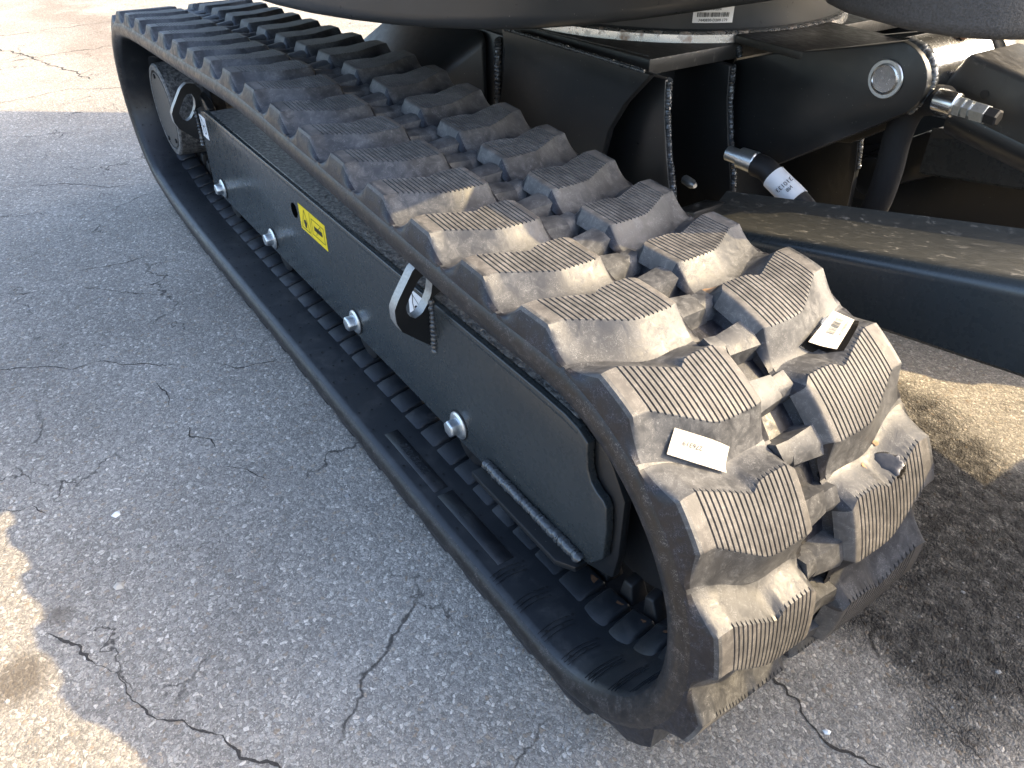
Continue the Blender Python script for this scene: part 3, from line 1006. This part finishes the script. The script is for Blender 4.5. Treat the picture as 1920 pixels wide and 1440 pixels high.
def strip(name, pts, w, y, mat, parent, closed=False):
    V, F = [], []
    P = [Vector(p) for p in pts]
    seq = list(zip(P, P[1:] + P[:1])) if closed else list(zip(P, P[1:]))
    for a, b in seq:
        d = (b - a).normalized(); nrm = Vector((-d.y, d.x)) * w / 2
        a2 = a - d * w * .4; b2 = b + d * w * .4
        k = len(V)
        V += [(q.x, y, q.y) for q in (a2 + nrm, b2 + nrm, b2 - nrm, a2 - nrm)]
        F.append((k, k + 1, k + 2, k + 3))
    return mesh(name, V, F, mat, parent)

lx0, lx1, lz0, lz1 = -1.376, -1.249, .2535, .3045
lab = flat('warning_label', [(lx0, lz0), (lx1, lz0), (lx1, lz1), (lx0, lz1)], BY - .0002, 'yellow', beam)
ly = BY - .0009
mx = lx0 + .054
strip('label_line', [(mx, lz0 + .002), (mx, lz1 - .002)], .0012, ly, 'ink', lab)
strip('label_triangle', [(lx0 + .008, lz0 + .006), (lx0 + .047, lz0 + .006), (lx0 + .0275, lz1 - .005)], .0016, ly, 'ink', lab, True)
flat('label_figure', [(lx0 + .0275 + .0065 * math.cos(a) * (1 + .25 * math.sin(3 * a)), lz0 + .018 + .0085 * math.sin(a)) for a in np.linspace(0, 2 * math.pi, 14, endpoint=False)], ly + .0003, 'ink', lab)
bx0, bx1 = mx + .008, lx1 - .008
strip('label_box', [(bx0, lz0 + .010), (bx1, lz0 + .010), (bx1, lz1 - .010), (bx0, lz1 - .010)], .0013, ly, 'ink', lab, True)
flat('label_book', [(bx0 + .010, lz0 + .021), (bx1 - .010, lz0 + .021), (bx1 - .010, lz1 - .021), (bx0 + .010, lz1 - .021)], ly + .0003, 'ink', lab)
strip('label_hand', [(bx0 + .018, lz0 + .014), (bx0 + .030, lz0 + .030), (bx0 + .040, lz1 - .013), (bx1 - .008, lz0 + .024)], .0013, ly, 'ink', lab)
# white lashing-point stickers
for (cx_, cz_) in ((-1.993, .288), (-.905, .300)):
    st = flat('white_sticker', [(cx_ - .024, cz_ - .027), (cx_ + .024, cz_ - .027), (cx_ + .024, cz_ + .027), (cx_ - .024, cz_ + .027)], BY - .0002, 'white', beam)
    strip('sticker_hook', [(cx_ - .010, cz_ + .020), (cx_ - .011, cz_ + .004), (cx_ - .006, cz_ - .012)], .0022, ly, 'ink', st)
    strip('sticker_hook', [(cx_ + .003 + .009 * math.cos(a), cz_ - .006 + .010 * math.sin(a)) for a in np.linspace(2.6, -2.2, 12)], .0026, ly, 'ink', st)
    strip('sticker_rope', [(cx_ - .018, cz_ + .022), (cx_ + .018, cz_ + .006)], .0016, ly, 'ink', st)

# lashing eyes: loop plates standing out from the beam
def eye(x, dz=0.0):
    outl = [(.0905, .255), (.062, .280), (.041, .299), (.0335, .316), (.033, .336), (.040, .350), (.066, .389), (.080, .401), (.100, .399), (.114, .382), (.114, .350), (.1035, .342), (.0905, .338)]
    hole = [(.0505, .337), (.060, .353), (.0715, .370), (.080, .377), (.090, .375), (.095, .362), (.092, .345), (.085, .331), (.076, .319), (.0645, .313), (.0555, .3195), (.051, .329)]
    c = np.array([.073, .343])
    def ring(poly, n=40):
        A = np.array(poly + [poly[0]])
        seg = np.linalg.norm(np.diff(A, axis=0), axis=1); cum = np.concatenate([[0], np.cumsum(seg)])
        s = np.linspace(0, cum[-1], 400)
        D = np.stack([np.interp(s, cum, A[:, k]) for k in range(2)], 1)
        ang = np.arctan2(D[:, 1] - c[1], D[:, 0] - c[0])
        out = []
        for a in np.linspace(-math.pi, math.pi, n, endpoint=False):
            dlt = np.abs((ang - a + math.pi) % (2 * math.pi) - math.pi)
            out.append(D[np.argmin(dlt)])
        return np.array(out)
    A, B = ring(outl), ring(hole)
    n = len(A)
    bm = bmesh.new()
    L = []
    for xx in (x, x - .018):
        L.append([bm.verts.new((xx, p[0], p[1] + dz)) for p in A]); L.append([bm.verts.new((xx, p[0], p[1] + dz)) for p in B])
    for i in range(n):
        j = (i + 1) % n
        bm.faces.new((L[0][i], L[0][j], L[1][j], L[1][i]))
        bm.faces.new((L[2][i], L[3][i], L[3][j], L[2][j]))
        f1 = bm.faces.new((L[0][i], L[2][i], L[2][j], L[0][j])); f1.material_index = 1
        f2 = bm.faces.new((L[1][i], L[1][j], L[3][j], L[3][i])); f2.material_index = 1
    e = bm_obj('lashing_eye', bm, ['paint_sat', 'lit_edge'], beam, 35)
    weld('weld_bead', [(x + .004, BY - .001, .252 + dz), (x + .005, BY - .001, .300 + dz), (x + .004, BY - .001, .337 + dz)], .006, 'weld', beam, .0075)
eye(-.859)
eye(-2.045, -.02)

# ---- centre frame
cf = prism('centre_frame', [(-1.66, .49), (-.925, .535), (-.918, 1.219), (-1.66, 1.264)], 'z', .566, .590, 'plate_top', root, .002)
side_poly = [(-1.285, .20), (-1.02, .20), (-.985, .32), (-.974, .42), (-.958, .48), (-.925, .53), (-.872, .584), (-1.272, .584), (-1.262, .55), (-1.268, .50), (-1.285, .43)]
prism('side_plate', side_poly, 'y', .488, .502, 'paint_sat', cf, .002)
weld('weld_bead', [(-1.26, .487, .5855), (-1.05, .487, .5865), (-.885, .4875, .5865)], .0035, 'weld', cf, .0035)
mesh('seam', [(-1.25, .512, .5905), (-.94, .545, .5905), (-.94, .5475, .5905), (-1.25, .5145, .5905)], [(0, 1, 2, 3)], 'weld', cf)
def rib(y0, y1, dx):
    prism('rib', [(-1.02, .20), (-.835 + dx, .20), (-.842 + dx, .33), (-.853 + dx, .39), (-.872 + dx, .45), (-.887 + dx, .51), (-.893 + dx, .565), (-1.02, .565)], 'y', y0, y1, ['paint_sat'], cf, .0015)
    ym = (y0 + y1) / 2
    weld('weld_bead', [(-.892 + dx, ym, .563), (-.886 + dx, ym, .51), (-.871 + dx, ym, .45), (-.852 + dx, ym, .39), (-.841 + dx, ym, .33)], .0058, 'weld', cf, .0042)
rib(.541, .556, 0)
rib(.690, .705, -.006)
rib(1.198, 1.213, 0)
rib(1.049, 1.064, -.006)
box('back_web', (-1.04, .50, .18), (-1.02, 1.25, .566), 'paint_sat', cf, .002)
prism('web_flange', [(-1.02, .612), (-.985, .612), (-.985, .619), (-1.02, .619)], 'z', .20, .565, 'weld', cf, .001)
prism('web_flange', [(-1.02, .80), (-.985, .80), (-.985, .807), (-1.02, .807)], 'z', .20, .565, 'weld', cf, .001)
box('back_web', (-1.66, .505, .20), (-1.29, .52, .566), 'paint_sat', cf, .002)
weld('weld_bead', [(-1.30, .500, .56), (-1.305, .500, .45), (-1.31, .50, .33)], .008, 'weld', cf, .008)
# leg from the centre frame down to the beam, rear and front
def leg(x0, x1, x2, x3, zt=.575):
    V = [(x0, .50, zt), (x1, .50, zt), (x2, .215, .33), (x3, .215, .33), (x0, .50, .30), (x1, .50, .30), (x2, .215, .20), (x3, .215, .20)]
    bm = bmesh.new(); vs = [bm.verts.new(v) for v in V]
    for f in ((0, 1, 2, 3), (4, 7, 6, 5), (0, 4, 5, 1), (3, 2, 6, 7), (0, 3, 7, 4), (1, 5, 6, 2)):
        bm.faces.new([vs[i] for i in f])
    bmesh.ops.recalc_face_normals(bm, faces=bm.faces[:])
    bevel(bm, .02, 3)
    return bm_obj('frame_leg', bm, 'paint_sat', cf, 40)
leg(-1.68, -1.33, -1.50, -1.86)
leg(-1.24, -1.03, -.90, -1.12, .40)
# front centre wall below the plate and splash plate on the pivot bracket
prism('front_plate', [(-.93, .728), (-.80, .720), (-.745, .728), (-.705, .74), (-.705, .93), (-.93, .95)], 'z', .5905, .6035, 'plate_top', cf, .002)
weld('weld_bead', [(-.925, .733, .588), (-.918, .735, .570)], .006, 'weld', cf, .006)

# slew bearing
lathe('slew_ring', (-1.25, .877, .5895), (0, 0, 1), [(0, .347), (.0, .350), (.013, .349), (.0165, .345), (.0165, .30)], 'ring', root, 96)
drum = lathe('slew_drum', (-1.25, .877, .606), (0, 0, 1), [(0, .325), (.0, .337), (.004, .340), (.060, .340), (.075, .338), (.075, .30)], 'house', root, 96)
# serial label wrapped on the drum
A0, A1 = math.atan2(.676 - .877, -.982 + 1.25), math.atan2(.733 - .877, -.948 + 1.25)
def on_drum(a, z, r=.3404):
    return (-1.25 + r * math.cos(a), .877 + r * math.sin(a), z)
def drum_patch(name, a0, a1, z0, z1, mat, parent, r):
    n = 8
    V = [on_drum(a0 + (a1 - a0) * i / n, z, r) for z in (z0, z1) for i in range(n + 1)]
    F = [(i, i + 1, n + 2 + i, n + 1 + i) for i in range(n)]
    return mesh(name, V, F, mat, parent)
sl = drum_patch('serial_label', A0, A1, .6195, .6455, 'white', drum, .3406)
da = (A1 - A0)
x = A0 + da * .10
while x < A0 + da * .88:
    w_ = rng.choice([.006, .010, .016]) * da * 1.2
    drum_patch('barcode_bar', x, x + w_, .6285, .6355, 'ink', sl, .3410)
    x += w_ + rng.choice([.006, .009, .014]) * da * 1.2
am = (A0 + A1) / 2
tx = (-math.sin(am), math.cos(am), 0)
o_ = on_drum(am, .6405, .3412); text_mesh('label_text', 'BPN-SSN', .0062, o_, tx, (0, 0, 1), 'ink', sl, .0001)
o_ = on_drum(am, .6235, .3412); text_mesh('label_text', '7440830-D209 179', .0062, o_, tx, (0, 0, 1), 'ink', sl, .0001)

# ---- blade lift pivot bracket
def bracket(y0, y1):
    head = [(-.64 + .060 * math.cos(a), .594 + .052 * math.sin(a)) for a in np.linspace(math.radians(80), math.radians(-62), 14)]
    poly = [(-.918, .565), (-.85, .588), (-.736, .616)] + head + [(-.623, .539), (-.797, .421), (-.875, .405), (-.93, .39)]
    return prism('pivot_bracket', poly, 'y', y0, y1, 'paint_sat', root, .002, 2)
br = bracket(.722, .752)
bracket(.926, .956)
weld('weld_bead', catmull([(-.628, .739, .6425), (-.603, .7395, .6335), (-.5855, .740, .610), (-.5855, .740, .582), (-.603, .7395, .556)], 6), .0080, 'weld', br, .0045, .06)
pin = lathe('pivot_pin', (-.64, .7225, .594), (0, -1, 0), [(0, .0215), (.004, .0215), (.0065, .0205), (.0072, .0185), (.0060, .0175), (.0060, .002)], 'chrome', br, 48, 15)
lathe('snap_ring', (-.64, .7205, .594), (0, -1, 0), [(0, .0255), (.0012, .0265), (.0030, .0255)], 'zinc', br, 48)
lathe('cylinder_eye', (-.64, .762, .594), (0, 1, 0), [(0, .044), (.004, .049), (.060, .049), (.10, .049), (.148, .049), (.152, .044)], 'chrome', root, 56)
tube('grease_nipple', [(-.618, .845, .640), (-.612, .846, .648)], .008, 'rust', root, 12)
# guarded lift cylinder running down to the blade
def tilt(x, z):
    return z - .18 * (x + .572)
gp = [(-.574, .632), (-.30, tilt(-.30, .632)), (.02, tilt(.02, .632)), (.02, tilt(.02, .545)), (-.585, tilt(-.585, .540)), (-.601, .566), (-.600, .585)]
prism('cylinder_guard', gp, 'y', .795, .925, 'plate_top', root, .010, 3)
tube('lift_cylinder', [(-.575, .83, .548), (-.30, .83, .498), (.06, .83, .435)], .036, 'paint_sat', root, 24)
lathe('guard_hole', (-.535, .7945, .585), (0, -1, 0), [(0, .006), (.0006, .006)], 'darkvoid', root, 18)

# ---- hoses
HOSE1 = [(-.564, .748, .577), (-.585, .760, .571), (-.612, .772, .558), (-.626, .776, .535), (-.630, .777, .498), (-.628, .777, .452), (-.632, .779, .402), (-.65, .785, .34)]
h1 = tube('hydraulic_hose', catmull(HOSE1, 8), .0205, 'sleeve', root, 16)
def fitting(p, d, L, parent, ):
    f = lathe('hose_ferrule', p, d, [(0, .0155), (.002, .0163), (.028, .0163), (.030, .0145)], 'chrome', parent, 28)
    p2 = Vector(p) + Vector(d).normalized() * .030
    lathe('hose_nut', p2, d, [(0, .0135), (.009, .0135), (.009, .0095), (.012, .0095), (.012, .0130), (.019, .0130)], 'zinc', f, 6, 20)
    p3 = Vector(p) + Vector(d).normalized() * .049
    lathe('hose_adapter', p3, d, [(0, .009), (.004, .009), (.004, .0130), (.021, .0130), (.022, .0105)], 'zinc', f, 6, 20)
    p4 = Vector(p) + Vector(d).normalized() * .071
    lathe('port_plug', p4, d, [(0, .0115), (.014, .0115), (.016, .009)], 'hose', f, 6, 20)
fitting((-.570, .742, .578), (.80, .02, -.04), .06, h1)
h2 = tube('hydraulic_hose', catmull([(-.778, .648, .444), (-.758, .650, .442), (-.735, .652, .430), (-.70, .655, .415), (-.66, .66, .39), (-.60, .665, .35)], 8), .0185, 'hose', root, 16)
lathe('hose_ferrule', (-.83, .640, .449), (1, .14, -.05), [(0, .012), (.022, .012), (.024, .0165), (.052, .0175), (.054, .016)], 'zinc', h2, 28)
tube('hose_label', [(-.742, .6515, .434), (-.726, .6525, .4265), (-.706, .6540, .4175), (-.692, .655, .411)], .0197, 'white', h2, 24)
hd = Vector((.05, .0035, -.023)).normalized()
hu = Vector((-.30, -.62, .72)); hu = (hu - hd * hu.dot(hd)).normalized()
hv = hd.cross(hu)
oc = Vector((-.716, .6532, .4220)) + hu * .0204
text_mesh('hose_text', '310133', .0100, oc, hv, -hd, 'ink', h2, .0001)
text_mesh('hose_text', 'NB', .0080, oc + hd * .010 - hv * .001, hv, -hd, 'ink', h2, .0001)
tube('grease_nipple', [(-.865, .585, .405), (-.845, .58, .405), (-.835, .578, .405)], [.008, .008, .004], 'zinc', cf, 10)

# ---- blade arms: box arms rising towards the blade
def arm_z(x, top):
    return (.500 + .225 * (x + .29)) if top else (.374 + .150 * (x + .41))
ay0, ay1 = .482, .592
xs = np.linspace(-.78, .12, 16)
secs = []
for x in xs:
    zt, zb = arm_z(x, True), arm_z(x, False)
    r = .020
    sec = [(ay0, zb + .006), (ay0, zt - r)]
    sec += [(ay0 + r - r * math.cos(a), zt - r + r * math.sin(a)) for a in np.linspace(.25, math.pi / 2, 6)]
    sec += [(ay1 - .016, zt + .0075), (ay1, zt + .0215), (ay1, zt + .002), (ay1, zb + .006), (ay1 - .006, zb), (ay0 + .006, zb)]
    secs.append([(x, y, z) for y, z in sec])
K = len(secs[0])
V = [v for s in secs for v in s]
F = [(i * K + k, i * K + (k + 1) % K, (i + 1) * K + (k + 1) % K, (i + 1) * K + k) for i in range(len(secs) - 1) for k in range(K)]
F += [tuple(range(K - 1, -1, -1)), tuple((len(secs) - 1) * K + k for k in range(K))]
arm = mesh('blade_arm', V, F, ['paint', 'paint_top'], root, 40)
mi = [1 if 2 + 3 <= (f % K) <= 9 and f < len(F) - 2 else 0 for f in range(len(F))]
arm.data.polygons.foreach_set('material_index', np.array(mi, np.int32))
lathe('arm_pivot', (-.895, .475, .272), (0, 1, 0), [(0, .03), (.003, .046), (.112, .046), (.115, .03)], 'paint_sat', arm, 32)
prism('arm_root', [(-.90, .235), (-.76, .315), (-.76, .405), (-.80, .395), (-.92, .315)], 'y', .50, .575, 'paint_sat', arm, .006)

# ---- blade and cross member in front
mb = [(.10, .20), (.135, .22), (.145, .30), (.135, .42), (.115, .50), (.10, .55), (.085, .55), (.075, .50), (.08, .40), (.085, .28), (.08, .20)]
prism('dozer_blade', mb, 'y', .0, 1.754, 'house', root, .004)
prism('cross_member', [(-.97, .14), (-.66, .17), (-.42, .33), (-.05, .41), (-.05, .525), (-.857, .357), (-.93, .33), (-.97, .29)], 'y', 1.19, 1.205, 'paint_sat', root, .002)
lathe('pivot_boss', (-.875, 1.15, .285), (0, 1, 0), [(0, .02), (0, .034), (.004, .040), (.042, .040)], 'paint_sat', root, 32)

# ---- upper structure
skirt_plan = [(-2.27, .22), (-1.95, .09), (-1.60, .035), (-1.32, .030), (-1.205, .043), (-1.12, .060), (-1.043, .088), (-.985, .118), (-.94, .150), (-.885, .205), (-.852, .262), (-.832, .33), (-.820, .42), (-.815, .52), (-.815, .80), (-.815, 1.55), (-.95, 1.68), (-1.6, 1.70), (-2.05, 1.66), (-2.27, 1.52)]
hs = prism('house_skirt', skirt_plan, 'z', .6715, .94, 'house', root, .020, 4, 40)
prism('house_body', [(-2.27, .24), (-1.95, .10), (-1.3, .05), (-.62, .10), (-.555, .18), (-.555, 1.62), (-.62, 1.69), (-1.6, 1.70), (-2.12, 1.66), (-2.27, 1.53)], 'z', .80, 1.85, 'house', root, .02, 2, 40)
prism('cab', [(-1.75, .62), (-.50, .62), (-.45, .68), (-.45, 1.58), (-.50, 1.64), (-1.75, 1.64)], 'z', 1.85, 2.40, 'house', root, .03, 2, 40)
cov_plan = [(-.66, .66), (-.655, .58), (-.64, .53), (-.605, .488), (-.555, .456), (-.47, .433), (-.42, .440), (-.385, .462), (-.35, .52), (-.33, .60), (-.36, .66), (-.45, .69)]
prism('front_cover', cov_plan, 'z', .716, .86, 'plastic', root, .014, 3, 45)

# the other side of the machine: track, frame and arm mirrored about the centre line
def copy_tree(o, parent):
    c = o.copy()
    COL.objects.link(c)
    c.parent = parent
    for ch in list(o.children):
        copy_tree(ch, c)
    return c

mir = Matrix.Translation((0, 2 * YC, 0)) @ Matrix.Diagonal((1, -1, 1, 1))
for o in (track, beam, arm):
    c = o.copy()
    COL.objects.link(c)
    c.parent = root
    c.matrix_parent_inverse = PINV[root.name]
    c.matrix_basis = mir
    for ch in list(o.children):
        if o is beam and ch.name.split('.')[0] in ('warning_label', 'white_sticker'):
            continue
        copy_tree(ch, c)
